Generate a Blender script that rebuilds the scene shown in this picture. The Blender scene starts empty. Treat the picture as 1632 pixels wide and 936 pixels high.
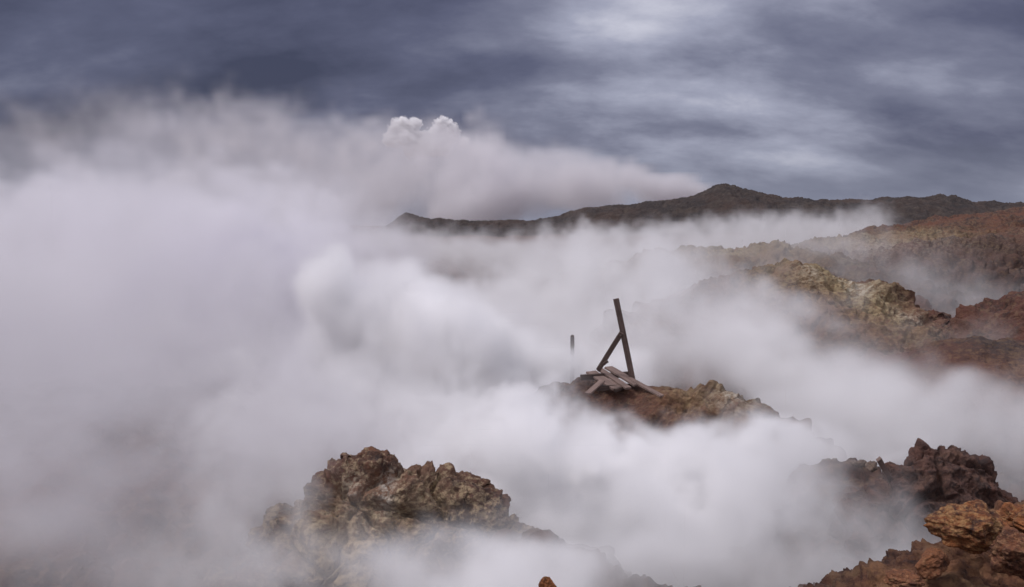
import bpy, math
import numpy as np

S = bpy.context.scene
C = S.collection
R = math.radians
F = 1413.0                      # focal length in photo pixels (1632 wide)
PITCH = R(-5.6)

# ------------------------------------------------------------------ camera, world, sun
cam = bpy.data.cameras.new('camera')
cam_o = bpy.data.objects.new('camera', cam)
C.objects.link(cam_o)
cam_o.location = (0, 0, 0)
cam_o.rotation_euler = (R(90) + PITCH, 0, 0)
cam.sensor_width = 36
cam.lens = 36 * F / 1632
cam.clip_start = 0.05
cam.clip_end = 20000
S.camera = cam_o

S.view_settings.view_transform = 'Standard'
S.view_settings.look = 'None'
S.view_settings.exposure = 0.22
S.view_settings.gamma = 1.0
S.view_settings.use_curve_mapping = False
S.cycles.volume_bounces = 12
S.cycles.max_bounces = 14
S.cycles.diffuse_bounces = 3
S.cycles.volume_step_rate = 1.5
S.cycles.volume_max_steps = 1024
S.cycles.use_denoising = True

SUN_EL, SUN_AZ = 56.0, -85.0      # azimuth measured clockwise from +Y (the view direction)
sun = bpy.data.lights.new('sun', 'SUN')
sun.energy = 1.5
sun.angle = R(11)
sun.color = (1.0, 0.93, 0.925)
sun_o = bpy.data.objects.new('sun', sun)
C.objects.link(sun_o)
sun_o.rotation_euler = (R(90 - SUN_EL), 0, R(180 - SUN_AZ) + math.pi * 0)
# a sun lamp shines along its local -Z: place it so that it comes from (az, el)
from mathutils import Vector
sd = Vector((math.sin(R(SUN_AZ)) * math.cos(R(SUN_EL)), math.cos(R(SUN_AZ)) * math.cos(R(SUN_EL)), math.sin(R(SUN_EL))))
sun_o.rotation_euler = sd.to_track_quat('Z', 'Y').to_euler()

w = bpy.data.worlds.new('World')
S.world = w
w.use_nodes = True
nt = w.node_tree
nt.nodes.clear()
N, L = nt.nodes.new, nt.links.new


def nmath(N, L, op, a, b=None, c=None, clamp=False):
    n = N('ShaderNodeMath'); n.operation = op; n.use_clamp = clamp
    for i, v in enumerate((a, b, c)):
        if v is None: continue
        if isinstance(v, (int, float)): n.inputs[i].default_value = v
        else: L(v, n.inputs[i])
    return n.outputs[0]


def nramp(N, L, fac, stops, interp='LINEAR'):
    n = N('ShaderNodeValToRGB'); n.color_ramp.interpolation = interp
    e = n.color_ramp.elements
    while len(e) < len(stops): e.new(0.5)
    for k, (p, c) in enumerate(stops):
        e[k].position = p
        e[k].color = (c, c, c, 1) if isinstance(c, (int, float)) else (*c, 1)
    L(fac, n.inputs[0])
    return n.outputs[0]


def nmix(N, L, fac, a, b, mode='MIX'):
    n = N('ShaderNodeMix'); n.data_type = 'RGBA'; n.blend_type = mode
    for s, v in ((n.inputs[0], fac), (n.inputs[6], a), (n.inputs[7], b)):
        if isinstance(v, (int, float)): s.default_value = v
        elif isinstance(v, tuple): s.default_value = (*v, 1)
        else: L(v, s)
    return n.outputs[2]


def nnoise(N, L, vec, scale, detail=4, rough=.55, dist=0.0, lac=2.0):
    n = N('ShaderNodeTexNoise')
    n.inputs['Scale'].default_value = scale; n.inputs['Detail'].default_value = detail
    n.inputs['Roughness'].default_value = rough; n.inputs['Distortion'].default_value = dist
    n.inputs['Lacunarity'].default_value = lac
    L(vec, n.inputs['Vector'])
    return n.outputs['Fac']


def nmap(N, L, vec, scale=(1, 1, 1), loc=(0, 0, 0), rot=(0, 0, 0)):
    n = N('ShaderNodeMapping')
    n.inputs['Scale'].default_value = scale; n.inputs['Location'].default_value = loc
    n.inputs['Rotation'].default_value = rot
    L(vec, n.inputs['Vector'])
    return n.outputs[0]


sky = N('ShaderNodeTexSky')
sky.sky_type = 'NISHITA'
sky.sun_disc = False
sky.sun_elevation = R(SUN_EL)
sky.sun_rotation = R(SUN_AZ)
bg_sky = N('ShaderNodeBackground')
bg_sky.inputs['Strength'].default_value = 0.1
L(sky.outputs[0], bg_sky.inputs[0])

tc = N('ShaderNodeTexCoord')
sep = N('ShaderNodeSeparateXYZ'); L(tc.outputs['Generated'], sep.inputs[0])
zc = nmath(N, L, 'ADD', nmath(N, L, 'MAXIMUM', sep.outputs[2], 0.0), 0.45)
cx = nmath(N, L, 'DIVIDE', sep.outputs[0], zc)
cy = nmath(N, L, 'DIVIDE', sep.outputs[1], zc)
comb = N('ShaderNodeCombineXYZ'); L(cx, comb.inputs[0]); L(cy, comb.inputs[1])
cloud_uv = comb.outputs[0]
# a deck of stratus: broad masses, streaks drawn out by the wind, ragged detail
broad = nnoise(N, L, nmap(N, L, cloud_uv, (.7, 1.6, 1), (3.7, 8.3, 0), (0, 0, .06)), 1.9, 3, .5, .2)
streak = nnoise(N, L, nmap(N, L, cloud_uv, (.85, 1.45, 1), (5.1, 4.4, 0), (0, 0, -.06)), 3.4, 5, .5, .2)
fine = nnoise(N, L, nmap(N, L, cloud_uv, (1, 1.5, 1), (7.7, 2.4, 0), (0, 0, .04)), 9.0, 6, .6, .15)
m = nmath(N, L, 'MULTIPLY', broad, .47)
m = nmath(N, L, 'MULTIPLY_ADD', streak, .38, m)
m = nmath(N, L, 'MULTIPLY_ADD', fine, .15, m)
m = nmath(N, L, 'MULTIPLY_ADD', nmath(N, L, 'SUBTRACT', m, .5), 1.12, .485)


def lobe(dx, dy, dz, power, amt):
    """a smooth lobe of thicker (or thinner) cloud round one direction of the sky"""
    d = Vector((dx, dy, dz)).normalized()
    n = N('ShaderNodeVectorMath'); n.operation = 'DOT_PRODUCT'
    n.inputs[1].default_value = d
    L(tc.outputs['Generated'], n.inputs[0])
    p = nmath(N, L, 'POWER', nmath(N, L, 'MAXIMUM', n.outputs['Value'], 0.0), power)
    return nmath(N, L, 'MULTIPLY', p, amt)


def skydir(px, py):
    x, u = (px - 816) / F, (468 - py) / F
    return (x, math.cos(PITCH) - u * math.sin(PITCH), math.sin(PITCH) + u * math.cos(PITCH))


for px, py, pw, amt in ((-80, 20, 14, -.24), (330, 120, 90, -.08), (980, 60, 60, .06), (1000, 70, 200, .02), (700, 175, 260, -.11), (860, 190, 500, -.05),
                        (1640, 110, 45, -.10), (1200, 190, 500, -.05), (1450, 240, 350, -.05), (1130, 135, 900, .02), (1190, 120, 900, .02),
                        (1300, 215, 900, .05), (190, 30, 160, .07), (450, 40, 200, -.05), (840, 95, 2500, -.04)):
    m = nmath(N, L, 'ADD', m, lobe(*skydir(px, py), pw, amt))
# brighter cloud added overhead and behind, out of view, to light the steam
m = nmath(N, L, 'ADD', m, lobe(0, -.35, .94, 2.5, .55))
cloud_col = nramp(N, L, m, ((.20, (.040, .042, .078)), (.36, (.088, .092, .150)), (.47, (.160, .166, .235)), (.58, (.30, .31, .40)), (.72, (.59, .59, .67)), (1.0, (1.05, .98, 1.03))))
# towards the horizon the deck thins into pale grey air
hz = nmath(N, L, 'SUBTRACT', 1.0, nmath(N, L, 'MULTIPLY', nmath(N, L, 'ABSOLUTE', sep.outputs[2]), 14.0), clamp=True)
cloud_col = nmix(N, L, nmath(N, L, 'MULTIPLY', hz, .6), cloud_col, (.20, .22, .29))
bg_cloud = N('ShaderNodeBackground')
L(cloud_col, bg_cloud.inputs[0])
bg_cloud.inputs['Strength'].default_value = 1.0
mixs = N('ShaderNodeMixShader'); mixs.inputs[0].default_value = .96
L(bg_sky.outputs[0], mixs.inputs[1]); L(bg_cloud.outputs[0], mixs.inputs[2])
ow = N('ShaderNodeOutputWorld'); L(mixs.outputs[0], ow.inputs[0])


# ------------------------------------------------------------------ helpers
def at(px, py, Y):
    """world point at forward distance Y seen at a photo pixel"""
    d = skydir(px, py)
    return (d[0] / d[1] * Y, Y, d[2] / d[1] * Y)


def tag(o, label=None, category=None, group=None, kind=None):
    if label: o['label'] = label
    if category: o['category'] = category
    if group: o['group'] = group
    if kind: o['kind'] = kind
    return o


rng = np.random.default_rng(7)
PERM = rng.permutation(256).astype(np.int32)
PERM = np.concatenate([PERM, PERM, PERM])
GR = rng.normal(size=(256, 3)).astype(np.float32)
GR /= np.linalg.norm(GR, axis=1)[:, None]
JIT = rng.random((256, 3)).astype(np.float32)


def perlin(P):
    P = P.astype(np.float64)
    i = np.floor(P).astype(np.int64)
    f = (P - i).astype(np.float32)
    i = (i & 255).astype(np.int32)
    u = f * f * f * (f * (f * 6 - 15) + 10)
    out = 0
    for dx in (0, 1):
        wx = u[:, 0] if dx else 1 - u[:, 0]
        for dy in (0, 1):
            wy = wx * (u[:, 1] if dy else 1 - u[:, 1])
            for dz in (0, 1):
                wz = wy * (u[:, 2] if dz else 1 - u[:, 2])
                h = PERM[PERM[PERM[(i[:, 0] + dx) & 255] + ((i[:, 1] + dy) & 255)] + ((i[:, 2] + dz) & 255)]
                g = GR[h]
                out = out + wz * (g[:, 0] * (f[:, 0] - dx) + g[:, 1] * (f[:, 1] - dy) + g[:, 2] * (f[:, 2] - dz))
    return out * 1.5


def fbm(P, octaves=5, gain=.5, ridged=False, lac=2.03):
    a, s, t = 1.0, 0.0, 0.0
    for k in range(octaves):
        n = perlin(P * lac ** k + k * 17.3)
        if ridged: n = 1 - 2 * np.abs(n) * 1.3
        s = s + a * n; t += a; a *= gain
    return s / t


def worley(P):
    """distance to the nearest and second nearest cell point"""
    P = P.astype(np.float64)
    i = np.floor(P).astype(np.int64)
    f = (P - i).astype(np.float32)
    i = (i & 255).astype(np.int32)
    d1 = np.full(len(P), 9.0, np.float32); d2 = d1.copy()
    for dx in (-1, 0, 1):
        for dy in (-1, 0, 1):
            for dz in (-1, 0, 1):
                h = PERM[PERM[PERM[(i[:, 0] + dx) & 255] + ((i[:, 1] + dy) & 255)] + ((i[:, 2] + dz) & 255)]
                j = JIT[h]
                d = (j[:, 0] + dx - f[:, 0]) ** 2 + (j[:, 1] + dy - f[:, 1]) ** 2 + (j[:, 2] + dz - f[:, 2]) ** 2
                m2 = d < d1
                d2 = np.where(m2, d1, np.minimum(d2, d))
                d1 = np.where(m2, d, d1)
    return np.sqrt(d1), np.sqrt(d2)


def smax(a, b, k):
    h = np.clip(.5 + .5 * (a - b) / k, 0, 1)
    return b * (1 - h) + a * h + k * h * (1 - h)


def sst(x, a, b):
    t = np.clip((x - a) / (b - a), 0, 1)
    return t * t * (3 - 2 * t)


def ridge(X, Y, pts, slope, rnd=.4, wob=None):
    """height of a crest along a polyline falling off to both sides"""
    best = None
    for (x0, y0, z0), (x1, y1, z1) in zip(pts[:-1], pts[1:]):
        vx, vy = x1 - x0, y1 - y0
        t = np.clip(((X - x0) * vx + (Y - y0) * vy) / (vx * vx + vy * vy), 0, 1)
        d = np.hypot(X - x0 - t * vx, Y - y0 - t * vy)
        if wob is not None: d = d * (1 + wob)
        h = z0 + t * (z1 - z0) - slope * (np.sqrt(d * d + rnd * rnd) - rnd)
        best = h if best is None else np.maximum(best, h)
    return best


def grid_mesh(name, P, nu, nv, mat, attrs=None, parent=None, wrap=False):
    """a sheet of nu x nv points"""
    idx = np.arange(nu * nv).reshape(nu, nv)
    if wrap: idx = np.concatenate([idx, idx[:1]], 0)
    a, b, c, d = idx[:-1, :-1], idx[1:, :-1], idx[1:, 1:], idx[:-1, 1:]
    fs = np.stack([a, b, c, d], -1).reshape(-1, 4)
    return raw_mesh(name, P, fs, mat, attrs, parent)


def raw_mesh(name, P, fs, mat, attrs=None, parent=None, smooth=True):
    me = bpy.data.meshes.new(name)
    me.vertices.add(len(P)); me.vertices.foreach_set('co', P.astype(np.float32).ravel())
    k = fs.shape[1]
    me.loops.add(fs.size); me.loops.foreach_set('vertex_index', fs.astype(np.int32).ravel())
    me.polygons.add(len(fs))
    me.polygons.foreach_set('loop_start', np.arange(0, fs.size, k, dtype=np.int32))
    me.update(calc_edges=True)
    me.polygons.foreach_set('use_smooth', np.full(len(fs), smooth))
    for n, v in (attrs or {}).items():
        at_ = me.attributes.new(n, 'FLOAT', 'POINT'); at_.data.foreach_set('value', v.astype(np.float32))
    me.materials.append(mat)
    o = bpy.data.objects.new(name, me)
    C.objects.link(o)
    if parent: o.parent = parent
    return o


def sheet_normals(P, nu, nv):
    Q = P.reshape(nu, nv, 3)
    du = np.gradient(Q, axis=0); dv = np.gradient(Q, axis=1)
    n = np.cross(du, dv)
    n /= np.linalg.norm(n, axis=-1, keepdims=True) + 1e-9
    n = n.reshape(-1, 3)
    if n[:, 2].mean() < 0: n = -n
    return n


# ------------------------------------------------------------------ materials
def rock_mat(name, dark, mid, warm, pale, scale=1.0, bump=.03, pale_amt=.5, use_attr=False):
    m = bpy.data.materials.new(name); m.use_nodes = True
    nt = m.node_tree; nt.nodes.clear(); N, L = nt.nodes.new, nt.links.new
    geo = N('ShaderNodeNewGeometry')
    pos = geo.outputs['Position']
    n1 = nnoise(N, L, pos, .9 * scale, 6, .6, .6)
    n2 = nnoise(N, L, nmap(N, L, pos, loc=(9, 3, 5)), 3.1 * scale, 8, .68, .8)
    n3 = nnoise(N, L, nmap(N, L, pos, (1, 1, 1.6), (2, 7, 1)), 8.0 * scale, 10, .72, .3)
    col = nmix(N, L, nramp(N, L, n2, ((.38, 0.0), (.60, 1.0))), dark, mid)
    col = nmix(N, L, nramp(N, L, n1, ((.46, 0.0), (.62, .9))), col, warm)
    col = nmix(N, L, nmath(N, L, 'MULTIPLY', nramp(N, L, n3, ((.52, 0.0), (.66, 1.0))), .35), col, tuple(min(1, c * 2.0) for c in mid))
    n4 = nnoise(N, L, nmap(N, L, pos, (1, 1, 1.3), (5, 1, 8)), 22.0 * scale, 6, .65, .5)
    col = nmix(N, L, nmath(N, L, 'MULTIPLY', nramp(N, L, n4, ((.34, 1.0), (.48, 0.0))), .7), col, tuple(c * .7 for c in dark))
    col = nmix(N, L, nmath(N, L, 'MULTIPLY', nramp(N, L, n4, ((.56, 0.0), (.68, 1.0))), .45), col, warm)
    pm = nramp(N, L, nmath(N, L, 'MULTIPLY_ADD', n1, -.5, nmath(N, L, 'ADD', n3, nmath(N, L, 'MULTIPLY', n2, .5))),
               ((.50, 0.0), (.64, 1.0)))
    if use_attr:
        ap = N('ShaderNodeAttribute'); ap.attribute_name = 'pale'
        ar = N('ShaderNodeAttribute'); ar.attribute_name = 'red'
        ad = N('ShaderNodeAttribute'); ad.attribute_name = 'drk'
        ow = N('ShaderNodeAttribute'); ow.attribute_name = 'white'
        col = nmix(N, L, nmath(N, L, 'MULTIPLY', ar.outputs['Fac'], nramp(N, L, n2, ((.40, .15), (.58, 1.0)))), col, (.105, .040, .030))
        au = N('ShaderNodeAttribute'); au.attribute_name = 'rust'
        col = nmix(N, L, nmath(N, L, 'MULTIPLY', au.outputs['Fac'], nramp(N, L, n3, ((.40, .1), (.54, 1.0)))), col, (.22, .088, .040))
        col = nmix(N, L, nmath(N, L, 'MULTIPLY', ad.outputs['Fac'], nramp(N, L, n3, ((.35, 1.0), (.65, .6)))), col, (.045, .036, .034))
        f = nmath(N, L, 'ADD', nmath(N, L, 'MULTIPLY', pm, pale_amt), nmath(N, L, 'MULTIPLY', ap.outputs['Fac'], nramp(N, L, n3, ((.36, .25), (.58, 1.0)))), clamp=True)
        col = nmix(N, L, f, col, pale)
        col = nmix(N, L, nmath(N, L, 'MULTIPLY', ow.outputs['Fac'], nramp(N, L, n3, ((.44, .0), (.60, 1.0))), clamp=True), col, (.50, .46, .40))
    else:
        col = nmix(N, L, nmath(N, L, 'MULTIPLY', pm, pale_amt), col, pale)
    bs = N('ShaderNodeBsdfPrincipled')
    L(col, bs.inputs['Base Color'])
    bs.inputs['Specular IOR Level'].default_value = .35
    L(nramp(N, L, n2, ((.3, .62), (.7, .95))), bs.inputs['Roughness'])
    vo = N('ShaderNodeTexVoronoi'); vo.inputs['Scale'].default_value = 16 * scale; L(pos, vo.inputs['Vector'])
    hh = nmath(N, L, 'ADD', nnoise(N, L, pos, 14 * scale, 10, .7, .4), nmath(N, L, 'MULTIPLY', vo.outputs['Distance'], .35))
    bp = N('ShaderNodeBump'); bp.inputs['Strength'].default_value = 1.0; bp.inputs['Distance'].default_value = bump
    L(hh, bp.inputs['Height']); L(bp.outputs[0], bs.inputs['Normal'])
    o = N('ShaderNodeOutputMaterial'); L(bs.outputs[0], o.inputs[0])
    return m


M_ground = rock_mat('mineral_ground', (.028, .014, .012), (.098, .043, .029), (.132, .054, .031), (.32, .255, .14), 1.0, .05, .18, True)
M_hills = rock_mat('hill_earth', (.022, .017, .017), (.050, .036, .032), (.065, .042, .034), (.09, .075, .06), .10, .3, .3)
M_left = rock_mat('crusted_rock', (.028, .015, .012), (.120, .055, .036), (.165, .072, .038), (.38, .29, .18), 1.6, .03, .75, True)
M_right = rock_mat('brown_rock', (.030, .017, .015), (.092, .044, .034), (.115, .052, .036), (.17, .11, .075), 1.8, .022, .25)
M_orange = rock_mat('rust_rock', (.030, .012, .008), (.20, .066, .022), (.32, .115, .036), (.42, .27, .12), 5.0, .010, .5)
M_red = rock_mat('red_rock', (.050, .020, .013), (.165, .060, .030), (.25, .10, .042), (.40, .25, .13), 5.0, .010, .4)
M_stone = rock_mat('grey_stone', (.06, .045, .04), (.13, .09, .07), (.16, .11, .08), (.3, .25, .19), 6, .008, .4)
M_pale = rock_mat('pale_stone', (.30, .26, .20), (.48, .43, .35), (.5, .42, .3), (.6, .56, .5), 6, .006, .5)


def wood_mat(name, a, b):
    m = bpy.data.materials.new(name); m.use_nodes = True
    nt = m.node_tree; nt.nodes.clear(); N, L = nt.nodes.new, nt.links.new
    t = N('ShaderNodeTexCoord')
    v = nmap(N, L, t.outputs['Object'], (34, 34, 2.2))
    n1 = nnoise(N, L, v, 1.0, 6, .65, .4)
    n2 = nnoise(N, L, t.outputs['Object'], 5.0, 4, .6)
    col = nmix(N, L, nramp(N, L, n1, ((.35, 0.0), (.65, 1.0))), a, b)
    col = nmix(N, L, nmath(N, L, 'MULTIPLY', nramp(N, L, n2, ((.45, 0.0), (.7, 1.0))), .5), col, tuple(c * .45 for c in a))
    bs = N('ShaderNodeBsdfPrincipled'); L(col, bs.inputs['Base Color'])
    bs.inputs['Roughness'].default_value = .75
    bs.inputs['Specular IOR Level'].default_value = .3
    bp = N('ShaderNodeBump'); bp.inputs['Distance'].default_value = .004; L(n1, bp.inputs['Height']); L(bp.outputs[0], bs.inputs['Normal'])
    o = N('ShaderNodeOutputMaterial'); L(bs.outputs[0], o.inputs[0])
    return m


M_wood = wood_mat('weathered_wood', (.15, .105, .09), (.25, .18, .155))
M_wood_mid = wood_mat('greyed_wood', (.085, .058, .050), (.155, .108, .092))
M_wood_dark = wood_mat('damp_dark_wood', (.050, .034, .029), (.095, .065, .054))

# ------------------------------------------------------------------ terrain
PLAT = [(.0, 15.2, -3.3), at(900, 607, 14.9), at(940, 600, 14.5), at(1005, 600, 14.2), at(1060, 611, 13.9), at(1130, 620, 13.6), at(1180, 642, 13.1),
        at(1215, 698, 12.5), (3.9, 11.6, -4.5), (3.7, 10.2, -4.1), at(1320, 745, 9.3), at(1400, 756, 8.5), at(1470, 800, 8.0), (5.0, 7.9, -3.3), (7.5, 8.3, -3.4)]
YEL = [at(1060, 470, 27), at(1140, 436, 26.5), at(1205, 434, 26), at(1235, 424, 25.6), at(1270, 420, 25.3), at(1330, 421, 25), at(1350, 450, 24.5), at(1385, 500, 24),
       at(1430, 532, 23.5), at(1490, 532, 23.3), at(1540, 524, 23), at(1590, 500, 22.8), at(1650, 475, 22.5), at(1800, 430, 22)]
SPUR = [at(1385, 505, 24), at(1420, 530, 22), at(1440, 590, 20.0)]
REDH = [at(1485, 605, 18.5), at(1515, 570, 18.8), at(1550, 543, 19), at(1600, 545, 19), at(1660, 560, 19), at(1750, 560, 19)]
GREY = [at(1060, 425, 37), at(1095, 404, 37), at(1150, 396, 36.5), at(1200, 393, 36), at(1270, 404, 36), at(1330, 425, 36)]
HILL = [at(1290, 425, 43), at(1340, 400, 44), at(1375, 384, 45), at(1450, 368, 48), at(1540, 353, 52), at(1632, 336, 56), at(1800, 325, 62)]
HILL2 = [at(1340, 402, 43), at(1420, 392, 40), at(1500, 385, 40), at(1632, 372, 41), at(1800, 360, 42)]
FORE = [at(1440, 1020, 3.7), at(1462, 950, 3.9), at(1482, 905, 4.1), at(1512, 882, 4.35), at(1560, 850, 4.5), at(1640, 815, 4.7), at(1800, 790, 5.2)]
FORE2 = [at(860, 1010, 3.6), at(1000, 1010, 3.5), at(1250, 1030, 3.55), at(1400, 1020, 3.75)]
BACKM = [at(820, 880, 7.6), at(880, 868, 7.2), at(960, 905, 6.8), at(1030, 940, 6.4)]


def height(X, Y):
    n = len(X)
    P = np.stack([X, Y, np.zeros(n)], 1)
    b1 = fbm(P * .11, 3)
    b2 = fbm(P * .55 + 40, 4)
    wob = .35 * b2
    # the steaming hollow in front of the camera, the rim it stands on, the plain beyond
    r = np.hypot(X, Y)
    h = -4.9 + .5 * b1 + .35 * b2
    h = h + 1.3 * sst(Y, 28, 75) + 1.0 * sst(np.abs(X), 14, 40)
    h = h - .030 * np.maximum(0, r - 150)
    bw = at(1510, 500, 31)
    h = h - 2.2 * np.exp(-((X - bw[0]) / 6) ** 2 - ((Y - bw[1]) / 5) ** 2)
    pad = -1.72 - .9 * np.maximum(0, r - 2.4)
    back = -1.66 + .12 * b1 + .1 * sst(-Y, 0, 30)
    pad = np.where(Y < 1.0, np.maximum(pad, back - 4 * sst(Y, -2.0, 1.0)), pad)
    h = smax(h, pad, .35)
    PL = [(a, b, c - (.17 if b > 13.95 else .10)) for a, b, c in PLAT]
    FR = [(a, b, c - .07) for a, b, c in FORE]
    F2 = [(a, b, c - .20) for a, b, c in FORE2]
    for pts, sl, rd, k in ((PL, .75, .25, .15), (YEL, .72, .5, .4), (SPUR, .5, .8, .5), (REDH, .55, .5, .4), (GREY, .35, 1.5, .5), (HILL, .28, 3, .6),
                           (HILL2, .62, 1.2, .6), (FR, .8, .12, .1), (F2, .9, .2, .1), (BACKM, .8, .15, .2)):
        h = smax(h, ridge(X, Y, pts, sl, rd, wob), k)
    return h


def azimuth_samples():
    a = np.concatenate([np.linspace(-180, -42, 70, endpoint=False), np.linspace(-42, 0, 420, endpoint=False), np.linspace(0, 42, 760, endpoint=False), np.linspace(42, 180, 70, endpoint=False)])
    return np.radians(a)


A_ = azimuth_samples()
rr = np.concatenate([np.geomspace(.05, 3.2, 30, endpoint=False), np.linspace(3.2, 5.6, 190, endpoint=False), np.linspace(5.6, 12.2, 170, endpoint=False),
                     np.linspace(12.2, 15.6, 210, endpoint=False), np.geomspace(15.6, 22, 90, endpoint=False), np.linspace(22, 30, 220, endpoint=False),
                     np.geomspace(30, 66, 260, endpoint=False), np.geomspace(66, 9000, 120)])
nu, nv = len(A_), len(rr)
AA, RR = np.meshgrid(A_, rr, indexing='ij')
X = (np.sin(AA) * RR).ravel(); Y = (np.cos(AA) * RR).ravel()
Z = height(X, Y)
P = np.stack([X, Y, Z], 1)
nrm = sheet_normals(P, nu, nv)
rad = np.hypot(X, Y)
seen = (np.abs(AA.ravel()) < R(44)) & (rad < 75)
q = P[seen]
sc_ = np.clip((rad[seen] - 9) / 20, 0, 1)           # lumps grow from boulders near to hummocks far
warp = np.stack([fbm(q * .9 + 5, 3), fbm(q * .9 + 25, 3), fbm(q * .9 + 55, 3)], 1)
crag = fbm(q * 1.1 + .3 * warp, 6, .55, True)
d1, d2 = worley((q + .18 * warp) * 2.2)
e1, e2 = worley((q + .06 * warp) * 6.5)
lump = (.55 - d1) * .30 + (.5 - e1) * .10
f1, f2 = worley((q + .5 * warp) * .75)
big = (.6 - f1) * .75
rough_ = sst(fbm(q * np.array([.22, .22, .1]) + 3, 3), -.12, .22)
rough_ = 1 - sst(rad[seen], 14, 20) * (1 - (.40 + .60 * rough_))
disp = (.16 + .16 * sc_) * crag * rough_ + (1 - .4 * sc_) * lump * rough_ + big * (.18 + .5 * sc_) * rough_ + .03 * fbm(q * 9, 4, .6)
fine_ = 1 - sst(rad[seen], 6, 9)
g1, g2 = worley((q + .03 * warp) * 15)
disp = disp * (1 - .45 * fine_) + fine_ * ((.5 - g1) * .07 + .05 * fbm(q * 6 + .3 * warp, 5, .6, True))
gul = fbm(q * np.array([.28, .28, .1]) + .25 * warp, 4, .5, True)
disp += sst(rad[seen], 20, 28) * (.55 * gul - .36 + .12 * fbm(q * 2.6, 4, .6, True))
disp *= sst(rad[seen], 1.5, 3.0)
dk = at(985, 606, 14.1)
disp *= 1 - .85 * np.exp(-(((q[:, 0] - dk[0]) / .75) ** 2 + ((q[:, 1] - dk[1]) / .9) ** 2) ** 2)
gentle = 1 - .3 * sst(rad[seen], 40, 70)
P[seen] += nrm[seen] * (disp * gentle)[:, None]
pale = np.zeros(len(P)); red = pale.copy(); drk = pale.copy(); white = pale.copy(); rust = pale.copy()


def near(px, py, Yd, rx, ry):
    c = at(px, py, Yd)
    return np.exp(-(((X - c[0]) / rx) ** 2 + ((Y - c[1]) / ry) ** 2))


pale += .45 * near(1250, 430, 25, 1.2, 1.8) + .75 * near(1335, 440, 24.8, .9, 1.8) + .55 * near(1400, 495, 23.7, 1.0, 1.2) + .35 * near(1440, 530, 22, 1.4, 1.2)
pale += .6 * near(1180, 400, 36, 4, 3) + .5 * near(1400, 385, 45, 7, 4) + .6 * near(1165, 640, 13.3, .5, .6) + .4 * near(1080, 620, 13.8, .4, .5)
pale += .35 * near(1440, 930, 3.9, .14, .15) + .3 * near(1530, 900, 4.0, .1, .1)
white += .8 * near(1365, 470, 24.3, .45, .7) + .5 * near(1290, 455, 24.5, .3, .5) + .8 * near(1168, 648, 13.2, .22, .3) + .5 * near(1455, 520, 23, .4, .5) + .4 * near(1390, 400, 42, 3, 3)
red += 1.0 * near(1520, 515, 23, 2.2, 2) + .9 * near(1480, 590, 19, 1.8, 1.8) + .8 * near(1600, 560, 19, 2.5, 2) + .6 * near(1060, 612, 13.8, .5, .5) + .8 * near(1600, 460, 30, 6, 8) + .8 * near(1600, 410, 41, 8, 4) + .6 * near(1450, 400, 41, 3, 3) + .5 * near(1590, 915, 3.8, .25, .3) + .5 * near(1460, 890, 4.0, .15, .2)
drk += .9 * near(1500, 450, 35, 6, 4) + .5 * near(1480, 388, 41, 1.8, 1.2) + .5 * near(1590, 420, 39, 2.5, 1.2) + .5 * near(1590, 520, 18.8, .7, .5) + .6 * near(1590, 540, 18.6, 1.2, 1.2) + .9 * near(895, 606, 14.8, .7, .6) + .5 * near(960, 905, 6.8, 1, 1)  # dark earth, with shade of the hollow and red hummock painted in
rust += 1.0 * near(1560, 930, 3.9, .5, .35) + .9 * near(1450, 900, 4.0, .3, .3) + .8 * near(1620, 860, 4.6, .6, .5) + .4 * near(1090, 640, 13.5, .5, .4) + .4 * near(1330, 500, 23.5, 2, 1.2) + .5 * near(1600, 590, 18, 1, 1)
for a_ in (pale, red, drk, white, rust): np.clip(a_, 0, 1, out=a_)
tag(grid_mesh('ground', P, nu, nv, M_ground, dict(pale=pale, red=red, drk=drk, white=white, rust=rust), wrap=True),
    'brown and ochre geothermal ground with hummocks and steaming hollows', kind='structure')

# the long ridge on the skyline
RPTS = [(520, 352), (600, 372), (628, 356), (650, 340), (690, 347), (760, 353), (850, 351), (890, 345), (905, 338), (930, 332), (1000, 325), (1060, 319),
        (1100, 314), (1112, 308), (1130, 300), (1145, 293), (1165, 297), (1190, 305), (1240, 315), (1330, 321), (1345, 317), (1372, 318), (1385, 321), (1400, 314), (1430, 315),
        (1460, 316), (1478, 312), (1492, 311), (1508, 318), (1530, 322), (1560, 321), (1632, 325), (1750, 322), (1900, 326)]
rx_ = np.array([at(a, b, 120)[0] for a, b in RPTS]); rz_ = np.array([at(a, b, 120)[2] for a, b in RPTS])
rx_ = np.concatenate([[-400, -140], rx_, [180, 500]]); rz_ = np.concatenate([[-6, -4.0], rz_, [0.5, -4]])
u = np.concatenate([np.linspace(-400, -45, 60, endpoint=False), np.linspace(-45, 92, 1100, endpoint=False), np.linspace(92, 500, 60)])
v = np.concatenate([np.linspace(84, 112, 70, endpoint=False), np.linspace(112, 124, 60, endpoint=False), np.linspace(124, 190, 30)])
UU, VV = np.meshgrid(u, v, indexing='ij')
X2, Y2 = UU.ravel(), VV.ravel()
crest = np.interp(X2, rx_, rz_)
G2 = np.stack([X2, Y2, np.zeros(len(X2))], 1)
yc = 118 + 3 * fbm(G2 * np.array([.03, 0, 0]) + 8, 2)
base2 = -9.5
fall = 1 / (1 + (np.abs(Y2 - yc) / np.where(Y2 < yc, 15, 22)) ** 2.2)
Z2 = base2 + (crest - base2) * fall
P2 = np.stack([X2, Y2, Z2], 1)
Z2 = Z2 + .55 * fbm(P2 * .22, 6, .55, True) + .28 * fbm(P2 * 1.1, 4, .6, True) - .45
P2[:, 2] = Z2
tag(grid_mesh('hills', P2, len(u), len(v), M_hills), 'long low dark ridge along the skyline', kind='structure')


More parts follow.
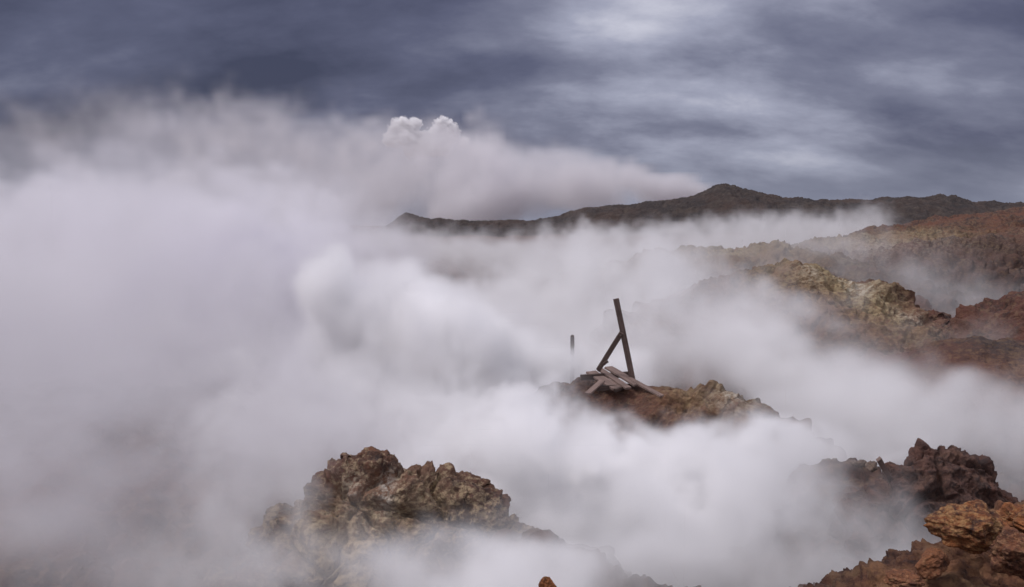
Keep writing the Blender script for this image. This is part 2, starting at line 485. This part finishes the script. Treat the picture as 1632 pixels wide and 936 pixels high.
# ------------------------------------------------------------------ rock outcrops
def outcrop(name, pts, slope, rnd, box, nx, ny, mat, label, cat, amp=1.0, paint=None, seed=0.0, floor=-4.6, group=None, big=.26, centred=False, spike=.16):
    (x0, x1), (y0, y1) = box
    gx, gy = np.meshgrid(np.linspace(x0, x1, nx), np.linspace(y0, y1, ny), indexing='ij')
    X, Y = gx.ravel(), gy.ravel()
    B = np.stack([X, Y, np.full(len(X), seed)], 1)
    wob = .4 * fbm(B * 1.3, 3)
    h = ridge(X, Y, pts, slope, rnd, wob)
    h = smax(h, np.full(len(X), floor), .2)
    P = np.stack([X, Y, h], 1)
    nr = sheet_normals(P, nx, ny)
    q = P + seed
    warp = np.stack([fbm(q * 1.7 + 5, 3), fbm(q * 1.7 + 25, 3), fbm(q * 1.7 + 55, 3)], 1)
    f1, f2 = worley((q + .3 * warp) * 1.7)
    d1, d2 = worley((q + .12 * warp) * 4.2)
    e1, e2 = worley((q + .05 * warp) * 11)
    cr = fbm(q * 2.3 + .4 * warp, 6, .58, True)
    dd = (.6 - f1) * big + (.5 - d1) * .15 + (.5 - e1) * .065 + spike * cr + .03 * fbm(q * 20, 4, .65, True)
    crack = np.clip(1 - (f2 - f1) * 7, 0, 1)
    dd -= .10 * crack
    if centred: dd -= dd.mean()
    edge = np.minimum.reduce([X - x0, x1 - X, Y - y0, y1 - Y])
    P = P + nr * (dd * amp * sst(edge, 0, .25))[:, None]
    # ledges: pull the surface sideways with height so that it overhangs in places
    P[:, 1] -= amp * (.13 * perlin(q * np.array([1.5, 1.5, 6.0])) + .02 * perlin(q * np.array([4, 4, 12.0]) + 9)) * sst(edge, 0, .25)
    P[:, 0] += .08 * amp * perlin(q * np.array([1.5, 1.5, 7.0]) + 31) * sst(edge, 0, .25)
    attrs = None
    if paint: attrs = paint(P)
    return tag(grid_mesh(name, P, nx, ny, mat, attrs), label, cat, group)


def paint_left(P):
    x, y, z = P.T
    pale = .9 * np.exp(-(((x + 1.6) / .45) ** 2 + ((z + 2.95) / .3) ** 2)) + .6 * np.exp(-(((x + .85) / .35) ** 2 + ((z + 2.75) / .22) ** 2)) + .5 * np.exp(-(((x + 1.25) / .5) ** 2 + ((z + 3.2) / .3) ** 2))
    white = .9 * np.exp(-(((x + 1.16) / .09) ** 2 + ((z + 2.62) / .13) ** 2)) + .5 * np.exp(-(((x + 1.5) / .1) ** 2 + ((z + 2.6) / .1) ** 2))
    red = .9 * np.exp(-(((x + 1.75) / .25) ** 2 + ((z + 2.5) / .16) ** 2)) + .9 * np.exp(-(((x + .6) / .5) ** 2 + ((z + 2.5) / .2) ** 2))
    drk = .7 * np.exp(-(((x + .45) / .4) ** 2 + ((z + 3.0) / .35) ** 2))
    return dict(pale=np.clip(pale, 0, 1), white=white, red=red, drk=drk)


outcrop('rock_outcrop', [at(478, 900, 8.0), at(500, 830, 8.1), at(530, 786, 8.2), at(560, 748, 8.3), at(592, 736, 8.3), at(640, 746, 8.3), at(700, 766, 8.3), at(745, 795, 8.2), at(780, 845, 8.0),
                         at(845, 900, 7.8), at(890, 940, 7.6)],
        1.15, .22, ((-3.4, 1.6), (5.6, 10.2)), 620, 520, M_left,
        'large rugged brown outcrop crusted with cream and yellow minerals, half sunk in steam', 'rock outcrop', 1.0, paint_left, 5.9, spike=.10)
outcrop('rock_outcrop', [at(1380, 775, 8.3), at(1428, 768, 8.0), at(1450, 730, 7.8), at(1472, 712, 7.7), at(1495, 709, 7.7), at(1520, 722, 7.7), at(1553, 738, 7.7), at(1580, 768, 7.7), at(1640, 850, 7.6)],
        1.7, .13, ((2.5, 5.6), (6.0, 9.4)), 420, 460, M_right,
        'dark brown rock mound behind the orange boulder, a stake at its left foot', 'rock outcrop', .8, None, 14.2, big=.08, centred=True)


def boulder(name, centre, size, mat, label, cat='boulder', rot=0.0, seed=0.0, amp=1.0, flat=.6, sub=6, group=None, tilt=0.0):
    import bmesh
    bm = bmesh.new(); bmesh.ops.create_icosphere(bm, subdivisions=sub, radius=1)
    me0 = bpy.data.meshes.new('t'); bm.to_mesh(me0); bm.free()
    n = len(me0.vertices); U = np.empty(n * 3, np.float32); me0.vertices.foreach_get('co', U); U = U.reshape(-1, 3)
    fs = np.empty(len(me0.polygons) * 3, np.int32); me0.polygons.foreach_get('vertices', fs); fs = fs.reshape(-1, 3)
    bpy.data.meshes.remove(me0)
    D = U.astype(np.float64)
    # chisel with random planes for flat faces and edges
    rg = np.random.default_rng(int(seed * 1000) + 5)
    r_ = np.ones(n)
    for k in range(9):
        nd = rg.normal(size=3); nd /= np.linalg.norm(nd)
        c = .62 + .3 * rg.random()
        dp = D @ nd
        r_ = np.minimum(r_, np.where(dp > 1e-3, c / np.maximum(dp, 1e-3), 9))
    r_ = .95 * r_ + .05
    Q = D * r_[:, None]
    s = Q * 1.0 + seed
    wp = np.stack([fbm(s * 1.3 + 5, 3), fbm(s * 1.3 + 25, 3), fbm(s * 1.3 + 55, 3)], 1)
    f1, f2 = worley((s + .3 * wp) * 1.7)
    e1, e2 = worley((s + .15 * wp) * 5.0)
    cr = fbm(s * 2.2 + .4 * wp, 6, .6, True)
    Q = Q + D * (amp * ((.55 - f1) * .38 + (.5 - e1) * .10 + .13 * cr + .035 * fbm(s * 14, 3, .65)))[:, None]
    Q[:, 0] += .07 * amp * perlin(s * np.array([1.2, 1.2, 6]))
    Q = Q * np.array(size) / 2
    ca, sa = math.cos(tilt), math.sin(tilt)
    Q = np.stack([Q[:, 0] * ca - Q[:, 2] * sa, Q[:, 1], Q[:, 0] * sa + Q[:, 2] * ca], 1)
    ca, sa = math.cos(rot), math.sin(rot)
    Q = np.stack([Q[:, 0] * ca - Q[:, 1] * sa, Q[:, 0] * sa + Q[:, 1] * ca, Q[:, 2]], 1)
    # the material is in world space: bake the place into the mesh but keep the origin at the boulder
    o = raw_mesh(name, Q, fs, mat)
    o.location = centre
    return tag(o, label, cat, group)


boulder('boulder', at(1547, 838, 4.05), (.36, .30, .20), M_orange, 'orange-brown pitted boulder with an overhanging flat top, bottom right in front of the dark mound', rot=.2, seed=1.3, amp=.75)
boulder('boulder', at(1628, 832, 4.35), (.30, .26, .15), M_orange, 'brown rust-stained rock at the right edge just behind the orange pitted boulder', rot=1.0, seed=4.1)
boulder('boulder', at(1622, 885, 3.75), (.24, .26, .20), M_red, 'reddish orange slab of rock leaning at the right edge below the pitted boulder', rot=.5, seed=6.2, tilt=-.5)
boulder('boulder', at(1484, 898, 4.0), (.16, .13, .12), M_red, 'small pointed reddish-brown rock left of and below the orange pitted boulder', rot=.5, seed=8.8, tilt=.6, amp=.7)
boulder('boulder', at(1440, 925, 3.9), (.16, .14, .08), M_red, 'low rust-brown rock lowest on the slope left of the pointed reddish-brown rock', rot=1.9, seed=9.4)
boulder('boulder', at(872, 940, 3.62), (.075, .08, .11), M_orange, 'tip of an orange rock poking above the bottom edge in the steam', rot=.3, seed=2.7, tilt=.25)
boulder('boulder', at(868, 868, 7.0), (.26, .3, .2), M_right, 'rounded dark rock at the right foot of the crusted outcrop', rot=.4, seed=5.5)

for i, (px, py, Yd, s, lb) in enumerate(((1318, 735, 9.3, .08, 'small dark stone farthest left on the low crest, almost lost in steam'),
                                         (1330, 734, 9.2, .06, 'second small stone from the left on the low crest in steam'),
                                         (1360, 738, 8.9, .07, 'small dark stone midway along the low crest left of the stake'),
                                         (1372, 739, 8.8, .10, 'rounded dark stone, largest on the low crest left of the stake'),
                                         (1390, 743, 8.6, .12, 'flat dark slab of stone on the crest just left of the stake'))):
    boulder('stone', at(px, py, Yd), (s * 1.3, s, s * .8), M_stone, lb, 'stone', rot=i * 1.1, seed=20 + i * 1.7, sub=4, group='stones along the low crest')
for i, (px, py, Yd, sx, lb) in enumerate(((1172, 652, 13.0, .13, 'brightest pale chip of stone on the mound right of the broken deck'),
                                          (1158, 636, 13.2, .14, 'pale stone just above the brightest chip on the mound'),
                                          (1200, 671, 12.8, .08, 'small pale stone low on the right flank of the deck mound'),
                                          (1108, 634, 13.5, .07, 'tiny pale stone on the mound between deck and bright chip'))):
    boulder('stone', at(px, py, Yd), (sx, .09, .06), M_pale, lb, 'stone', rot=i * .9 + .4, seed=30 + i * 1.3, sub=4, group='pale stones on the deck mound', tilt=-.5)


# ------------------------------------------------------------------ woodwork
def beam(name, p0, p1, width, thick, mat, parent=None, up=(0, 0, 1), rough=.004, seed=0, roundtop=False):
    """a sawn timber from p0 to p1: bevelled, slightly warped, ragged at its ends; local Z runs along the grain"""
    p0, p1 = Vector(p0), Vector(p1)
    ax = (p1 - p0); ln = ax.length; ax.normalize()
    sx = Vector(up).cross(ax)
    if sx.length < 1e-3: sx = Vector((1, 0, 0)).cross(ax)
    sx.normalize(); sy = ax.cross(sx)
    nseg = 14
    b = min(width, thick) * .09
    hw, ht = width / 2, thick / 2
    prof = [(-hw + b, -ht), (hw - b, -ht), (hw, -ht + b), (hw, ht - b), (hw - b, ht), (-hw + b, ht), (-hw, ht - b), (-hw, -ht + b)]
    rg = np.random.default_rng(seed + 77)
    V = []
    for k in range(nseg + 1):
        t = k / nseg
        ox, oy = rough * math.sin(3 * t + seed), rough * math.cos(2.3 * t + seed * 2)
        for (a, c) in prof:
            z = t * ln
            sc = 1.0
            if k in (0, nseg): z += (rg.random() - .5) * .012
            if roundtop and k == nseg: sc, z = .55, z
            if roundtop and k == nseg - 1: z = ln - width * .35; sc = .97
            V.append((a * sc + ox + (rg.random() - .5) * .0015, c * sc + oy + (rg.random() - .5) * .0015, z))
    Fc = []
    m_ = len(prof)
    for k in range(nseg):
        for j in range(m_):
            a = k * m_ + j; b2 = k * m_ + (j + 1) % m_
            Fc.append((a, b2, b2 + m_, a + m_))
    Fc.append(tuple(reversed(range(m_)))); Fc.append(tuple(range(nseg * m_, nseg * m_ + m_)))
    me = bpy.data.meshes.new(name); me.from_pydata(V, [], Fc); me.materials.append(mat)
    o = bpy.data.objects.new(name, me); C.objects.link(o)
    from mathutils import Matrix
    Mx = Matrix((sx, sy, ax)).transposed().to_4x4(); Mx.translation = p0
    if parent:
        o.parent = parent
        o.matrix_parent_inverse = Matrix.Identity(4)
        o.matrix_basis = parent_inv(parent) @ Mx
    else:
        o.matrix_basis = Mx
    return o


def parent_inv(p):
    from mathutils import Matrix
    return Matrix.Translation(p.location).inverted()


def thing(name, loc, label, cat, group=None):
    o = bpy.data.objects.new(name, None); C.objects.link(o); o.location = loc; o.empty_display_size = .2
    return tag(o, label, cat, group)


# the leaning rail post with its brace
t = thing('leaning_post', at(1008, 602, 14.2), 'tall square wooden post leaning left beside the broken deck, with a diagonal brace', 'post')
beam('post', at(1009, 612, 14.2), at(982, 476.5, 14.2), .09, .07, M_wood_mid, t, up=(0, 1, 0), seed=1)
beam('brace', at(953, 590, 14.30), at(991, 531, 14.13), .078, .045, M_wood_mid, t, up=(0, 1, 0), seed=2)
beam('cleat', at(962, 581, 14.2), at(969, 576, 14.2), .04, .05, M_wood_dark, t, up=(0, 1, 0), seed=3)
beam('bolt', at(988.5, 534.5, 14.13), at(988.5, 534.5, 14.05), .022, .022, M_stone, t, seed=20)
beam('bolt', at(958, 583.5, 14.28), at(958, 583.5, 14.20), .022, .022, M_stone, t, seed=21)
# the collapsed deck
deck = thing('broken_deck', at(970, 615, 14.0), 'collapsed remnant of a wooden walkway deck tilting on the steaming mound', 'walkway')
beam('plank', at(942, 593, 14.42), at(985, 620, 13.80), .20, .035, M_wood, deck, seed=4)
beam('plank', at(956.5, 588.5, 14.5), at(1001, 619.5, 13.80), .115, .035, M_wood, deck, seed=5)
beam('plank', at(969.5, 586, 14.56), at(1016, 614, 13.9), .155, .035, M_wood, deck, seed=6)
beam('joist', at(926, 602, 14.12), at(1006, 596, 14.55), .06, .09, M_wood_dark, deck, seed=7)
beam('joist', at(953, 619, 13.75), at(1022, 614.5, 14.2), .05, .08, M_wood_dark, deck, seed=8)
beam('bearer_end', at(981, 623, 13.72), at(990, 618.5, 13.86), .05, .05, M_wood_dark, deck, seed=9)
tag(beam('loose_plank', at(975, 587, 14.55), at(1055, 631.5, 13.45), .095, .03, M_wood, seed=10),
    'long narrow grey-brown plank lying loose down the mound, right of the broken deck', 'plank')
tag(beam('fallen_plank', at(960, 607, 13.85), at(936, 628, 13.5), .10, .03, M_wood, seed=11),
    'short plank slipped out below the left corner of the broken deck', 'plank')
tag(beam('wooden_post', at(912, 622, 17.2), at(912, 534, 17.2), .075, .075, M_wood_dark, up=(0, 1, 0), seed=12, roundtop=True, rough=.002),
    'thin upright round-topped post faint in the steam left of the broken deck', 'post')
tag(beam('wooden_stake', at(1428, 785, 7.8), at(1400, 731, 7.6), .045, .03, M_wood, up=(0, 1, 0), seed=13),
    'short splintered stake sticking out of the left foot of the dark rock mound', 'stake')

# ------------------------------------------------------------------ steam
T = 96
k1 = np.fft.fftfreq(T) * T
KX, KY, KZ = np.meshgrid(k1, k1, k1, indexing='ij')
KK = np.sqrt(KX ** 2 + KY ** 2 + KZ ** 2); KK[0, 0, 0] = 1


def spectral(seed, kmin, kmax, beta):
    g = np.random.default_rng(seed).normal(size=(T, T, T))
    f = np.fft.fftn(g) * KK ** (-beta / 2) * (KK >= kmin) * np.exp(-(KK / kmax) ** 4)
    v = np.real(np.fft.ifftn(f)); v /= v.std()
    return v.astype(np.float32)


NV = [spectral(s, 2.5, 30, 3.9) for s in (1, 2, 3, 4)]     # smooth, swirling
ND = spectral(9, 3, 40, 3.3)                                # detail


def samp(V, P):
    """trilinear lookup in a tiling noise block; P in lattice cells"""
    i = np.floor(P).astype(np.int32); f = (P - i).astype(np.float32)
    i0 = i % T; i1 = (i0 + 1) % T
    fx, fy, fz = f[..., 0], f[..., 1], f[..., 2]
    X0, Y0, Z0, X1, Y1, Z1 = i0[..., 0] * T * T, i0[..., 1] * T, i0[..., 2], i1[..., 0] * T * T, i1[..., 1] * T, i1[..., 2]
    v = V.ravel()
    a = v[X0 + Y0 + Z0] * (1 - fz) + v[X0 + Y0 + Z1] * fz
    b = v[X0 + Y1 + Z0] * (1 - fz) + v[X0 + Y1 + Z1] * fz
    c = v[X1 + Y0 + Z0] * (1 - fz) + v[X1 + Y0 + Z1] * fz
    d = v[X1 + Y1 + Z0] * (1 - fz) + v[X1 + Y1 + Z1] * fz
    return (a * (1 - fy) + b * fy) * (1 - fx) + (c * (1 - fy) + d * fy) * fx


def steam(name, lo, hi, vox, blobs, feat, label, density=1.0, erode=.55, warp=.35, soft=1.0, cuts=(), colour=(.995, .995, 1.0), aniso=.0, step=0.0, cat=None, floor=None, kind='stuff', col_noise=.35):
    """blobs: (px, py, Y, rx, ry, rz, density) soft ellipsoids of steam, torn by swirling noise of size feat metres"""
    n = [int(round((h - l) / vox)) + 1 for l, h in zip(lo, hi)]
    ax = [np.linspace(l, h, k, dtype=np.float32) for l, h, k in zip(lo, hi, n)]
    D = np.zeros(n, np.float32)
    cell = T / (feat * 6.0)
    for ix in range(0, n[0], 24):                       # slabs, to keep memory small
        G = np.stack(np.meshgrid(ax[0][ix:ix + 24], ax[1], ax[2], indexing='ij'), -1)
        w1 = np.stack([samp(NV[k], G * cell * .5 + k * 31) for k in range(3)], -1)
        Gw = G + w1 * (warp * feat)
        n1 = samp(NV[3], Gw * cell)
        n2 = samp(ND, Gw * cell * 2.3 + 13)
        nn = .68 * n1 + .46 * n2
        Gs = G + w1 * (warp * feat * .5)
        d = np.zeros(G.shape[:3], np.float32)
        for (px, py, Yd, rx, ry, rz, de) in blobs:
            c = at(px, py, Yd)
            e = np.sqrt(((Gs[..., 0] - c[0]) / rx) ** 2 + ((Gs[..., 1] - c[1]) / ry) ** 2 + ((Gs[..., 2] - c[2]) / rz) ** 2)
            s = np.clip((1 - e + erode * .45 * nn) / (.45 * soft), 0, 1)
            d += de * s * s * (3 - 2 * s)
        d *= np.clip(1 + col_noise * nn, .1, 3)
        for (px, py, Yd, rx, ry, rz, amt) in cuts:
            c = at(px, py, Yd)
            e = np.sqrt(((Gs[..., 0] - c[0]) / rx) ** 2 + ((Gs[..., 1] - c[1]) / ry) ** 2 + ((Gs[..., 2] - c[2]) / rz) ** 2)
            s = np.clip((1.15 - e + .25 * nn) / .55, 0, 1)
            d *= 1 - amt * s * s * (3 - 2 * s)
        D[ix:ix + 24] = d
    for k in range(3):                                  # fade to nothing at the faces of the grid
        e = np.minimum(np.arange(n[k]), n[k] - 1 - np.arange(n[k])) / max(2, .05 * n[k])
        e = np.clip(e, 0, 1).astype(np.float32)
        sh = [1, 1, 1]; sh[k] = n[k]
        D *= e.reshape(sh)
    D[D < .003] = 0
    mat = bpy.data.materials.new(name); mat.use_nodes = True
    nt = mat.node_tree; nt.nodes.clear()
    pv = nt.nodes.new('ShaderNodeVolumePrincipled'); oo = nt.nodes.new('ShaderNodeOutputMaterial')
    nt.links.new(pv.outputs[0], oo.inputs['Volume'])
    pv.inputs['Color'].default_value = (*colour, 1)
    mat.cycles.volume_sampling = 'DISTANCE'
    pv.inputs['Density'].default_value = density
    pv.inputs['Anisotropy'].default_value = aniso
    me = bpy.data.meshes.new(name)
    me.vertices.add(D.size)
    a = me.attributes.new('steam_density', 'FLOAT', 'POINT')
    a.data.foreach_set('value', np.ascontiguousarray(D.transpose(2, 1, 0)).ravel())
    me.materials.append(mat)
    o = bpy.data.objects.new(name, me); C.objects.link(o)
    g = bpy.data.node_groups.new(name, 'GeometryNodeTree')
    g.interface.new_socket('Geometry', in_out='INPUT', socket_type='NodeSocketGeometry')
    g.interface.new_socket('Geometry', in_out='OUTPUT', socket_type='NodeSocketGeometry')
    N, L = g.nodes.new, g.links.new
    gi, go = N('NodeGroupInput'), N('NodeGroupOutput')
    vc = N('GeometryNodeVolumeCube')
    vc.inputs['Min'].default_value = lo; vc.inputs['Max'].default_value = hi
    for k in range(3): vc.inputs['Resolution ' + 'XYZ'[k]].default_value = n[k]

    def vm(op, a, b):
        q = N('ShaderNodeVectorMath'); q.operation = op; L(a, q.inputs[0])
        if b is not None: q.inputs[1].default_value = b
        return q
    p = N('GeometryNodeInputPosition')
    q = vm('SUBTRACT', p.outputs[0], lo)
    q = vm('MULTIPLY', q.outputs[0], [(k - 1) / (h - l) for k, l, h in zip(n, lo, hi)])
    q = vm('ADD', q.outputs[0], (.5, .5, .5))
    q = vm('FLOOR', q.outputs[0], None)
    q = vm('MINIMUM', q.outputs[0], (n[0] - 1, n[1] - 1, n[2] - 1))
    q = vm('DOT_PRODUCT', q.outputs[0], (1, n[0], n[0] * n[1]))
    na = N('GeometryNodeInputNamedAttribute'); na.data_type = 'FLOAT'; na.inputs[0].default_value = 'steam_density'
    si = N('GeometryNodeSampleIndex'); si.data_type = 'FLOAT'
    L(gi.outputs[0], si.inputs[0]); L(na.outputs[0], si.inputs[1]); L(q.outputs['Value'], si.inputs['Index'])
    L(si.outputs[0], vc.inputs['Density'])
    sm = N('GeometryNodeSetMaterial'); sm.inputs['Material'].default_value = mat
    L(vc.outputs[0], sm.inputs[0]); L(sm.outputs[0], go.inputs[0])
    md = o.modifiers.new(name, 'NODES'); md.node_group = g
    print(name, n, D.size, float(D.max()))
    return tag(o, label, cat, kind=kind)


# steam pouring through the near hollow: round the outcrop, over the low ground, in front of the mounds
steam('steam', (-6.0, 3.0, -6.0), (8.2, 13.4, .3), .08, [
    (1000, 815, 10.3, 2.4, 2.0, .90, 1.8), (820, 725, 11.2, 1.9, 1.6, .85, 1.9), (1150, 800, 9.6, 1.5, 1.6, .85, 1.2), (950, 705, 9.6, .55, .5, .32, 3.5), (1060, 735, 9.0, .5, .5, .30, 3.5), (1165, 765, 8.6, .45, .5, .28, 3.2), (860, 690, 10.0, .6, .5, .4, 3.2), (1010, 790, 8.4, .6, .5, .35, 3.0), (1120, 830, 8.0, .5, .5, .3, 2.6), (1240, 800, 7.8, .4, .4, .25, 2.2),
    (1285, 722, 10.5, 1.1, .8, .40, 1.3), (1250, 860, 8.0, 1.5, 1.6, .8, .8), (1100, 900, 7.2, 1.7, 1.4, .6, .6), (1330, 880, 6.4, 1.0, 1.3, .55, .55),
    (760, 900, 6.2, .9, .8, .32, 1.1), (650, 905, 6.0, .8, .8, .34, .9), (560, 925, 6.0, 1.6, .9, .42, .6),
    (330, 830, 8.0, 1.0, 1.4, .7, .30), (600, 690, 11.6, 2.4, 1.7, 1.1, .6), (410, 890, 7.2, .7, .8, .4, .45),
    (820, 830, 7.5, .5, .6, .35, .7), (925, 920, 5.9, .8, .6, .34, 1.1), (1020, 930, 5.9, .6, .6, .3, .9), (120, 900, 6.4, 1.8, .9, .5, .28), (1640, 730, 10.5, 1.8, 1.5, .9, .25), (1560, 700, 10.5, 1.6, 1.5, .5, .25)],
    .9, 'white steam drifting low round the near rocks and out of the hollow', density=1.0, erode=.6, warp=.3,
    cuts=((640, 780, 6.9, .9, 1.0, .45, .85), (1000, 560, 12.8, 1.4, 1.2, .78, 1.0), (1120, 615, 12.3, 1.5, 1.4, .55, 1.0), (1490, 760, 7.0, .8, .9, .35, .8), (1560, 860, 4.6, .9, 1.3, .5, 1.0),
          (60, 925, 6.5, 1.0, 1.3, .4, .5), (760, 840, 6.7, .5, .8, .3, .6), (975, 615, 12.6, .8, 1.6, .42, 1.0)))
# the great bank rising from the vents behind
steam('steam', (-12, 12.6, -6.0), (26, 66, 3.0), .28, [
    (640, 560, 17.5, 2.0, 2.6, 1.6, 3.0), (600, 520, 16.5, 1.4, .9, .85, 3.2), (680, 530, 16.4, 1.0, .9, .6, 3.2), (560, 455, 16.8, .7, .8, .5, 4.0), (625, 415, 16.8, .65, .8, .5, 4.0), (690, 470, 16.6, .8, .8, .55, 4.0), (760, 545, 16.4, .8, .8, .55, 3.5), (540, 540, 16.4, .9, .9, .6, 3.5), (585, 490, 18, 1.1, 1.8, .8, 3.0), (655, 450, 18, .85, 1.6, .75, 3.2), (730, 540, 17.5, 1.4, 2.0, 1.1, 2.8), (720, 600, 18, 2.0, 3.0, 1.2, 2.4), (790, 630, 18, 2.2, 2.4, 1.1, 1.7),
    (860, 500, 28, 5.0, 6, 1.7, .35), (960, 460, 32, 6.5, 7, 1.5, .26), (905, 560, 16.2, .9, .55, .75, .45), (1040, 550, 19, 3.0, 2.6, 1.35, .42), (1120, 515, 20.0, 2.8, 2.0, 1.5, .55), (1220, 590, 18.5, 2.2, 2.0, 1.1, .36), (1290, 625, 16.6, 2.4, 1.8, 1.0, .50),
    (1400, 675, 14.6, 2.8, 1.6, .75, .55), (1540, 680, 14.4, 2.2, 1.5, .65, .36), (1290, 700, 14.4, 1.8, 1.4, .7, .7), (1640, 710, 14.4, 2.2, 1.5, .9, .25),
    (1000, 395, 54, 13, 7, 1.2, .14), (1230, 372, 58, 11, 6, 1.1, .17), (1370, 360, 60, 7, 4, 1.1, .14), (1500, 350, 64, 6, 3, .8, .08), (760, 405, 50, 10, 7, 1.5, .16), (1430, 455, 31, 3.0, 3.5, 1.7, .09), (1540, 470, 32, 4.5, 3.5, 1.3, .055), (1180, 405, 31, 4.0, 2.5, .9, .16), (1520, 530, 21, 2.2, .9, .5, .2), (1330, 385, 40.5, 4, 2.5, 1.0, .12),
    (1180, 396, 46, 5, 4, .8, .12)],
    2.3, 'huge bank of white steam billowing up from the vents behind the broken deck', density=1.0, erode=.5, warp=.35, col_noise=.5,
    cuts=((1010, 560, 14.3, 1.3, 1.5, .75, .95), (1130, 625, 13.6, 1.6, 1.2, .4, .95), (1300, 435, 24.5, 2.2, 2.5, .75, .95), (1430, 510, 22, 1.5, 2.5, .9, .8)))
# the bank drifting away to the left, its dimmer light put into the colour
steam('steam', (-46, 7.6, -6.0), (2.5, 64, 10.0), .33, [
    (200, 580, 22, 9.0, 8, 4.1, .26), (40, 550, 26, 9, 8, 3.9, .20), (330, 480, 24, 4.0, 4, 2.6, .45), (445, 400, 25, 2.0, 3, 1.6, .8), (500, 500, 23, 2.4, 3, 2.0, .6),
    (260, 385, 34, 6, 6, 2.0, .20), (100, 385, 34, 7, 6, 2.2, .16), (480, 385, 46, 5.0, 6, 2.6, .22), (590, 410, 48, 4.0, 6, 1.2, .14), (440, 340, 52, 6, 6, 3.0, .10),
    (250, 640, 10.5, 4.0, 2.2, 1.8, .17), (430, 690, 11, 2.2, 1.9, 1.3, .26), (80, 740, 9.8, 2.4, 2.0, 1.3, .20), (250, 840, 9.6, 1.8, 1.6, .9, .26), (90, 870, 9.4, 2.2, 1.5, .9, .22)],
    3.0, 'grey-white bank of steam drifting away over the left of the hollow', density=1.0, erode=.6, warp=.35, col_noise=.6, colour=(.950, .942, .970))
# the far plume that trails off the skyline ridge and climbs to the left
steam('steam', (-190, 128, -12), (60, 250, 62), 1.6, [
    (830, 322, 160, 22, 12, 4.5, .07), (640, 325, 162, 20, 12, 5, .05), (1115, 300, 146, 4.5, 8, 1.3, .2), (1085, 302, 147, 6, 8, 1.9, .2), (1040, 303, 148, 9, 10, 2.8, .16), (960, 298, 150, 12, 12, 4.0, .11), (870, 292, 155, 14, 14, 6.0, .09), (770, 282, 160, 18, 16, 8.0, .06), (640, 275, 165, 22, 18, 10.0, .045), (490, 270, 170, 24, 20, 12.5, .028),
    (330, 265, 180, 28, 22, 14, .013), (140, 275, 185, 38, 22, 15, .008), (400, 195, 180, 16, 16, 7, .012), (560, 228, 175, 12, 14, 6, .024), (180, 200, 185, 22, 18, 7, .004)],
    13, 'grey far plume of steam trailing left from the skyline ridge', density=1.0, erode=.5, warp=.26, col_noise=.5, colour=(.93, .92, .94))  # cloud shade on the plume is put into its lower albedo
# one sunlit heap of cumulus showing over the plume
steam('cumulus_cloud', (-230, 1430, 70), (-70, 1570, 190), 1.7, [
    (648, 214, 1500, 26, 20, 23, .12), (640, 198, 1500, 13, 12, 12, .14), (662, 200, 1500, 11, 12, 12, .14), (706, 214, 1500, 23, 17, 21, .18), (710, 200, 1500, 13, 12, 11, .18), (678, 232, 1500, 38, 22, 17, .14), (742, 229, 1500, 13, 12, 9, .10), (624, 220, 1500, 14, 12, 13, .10), (684, 214, 1500, 9, 10, 8, .14)],
    14, 'small heaped white cumulus cloud above the far plume', density=2.4, erode=.5, soft=.25, warp=.3, cat='cloud', kind='thing')
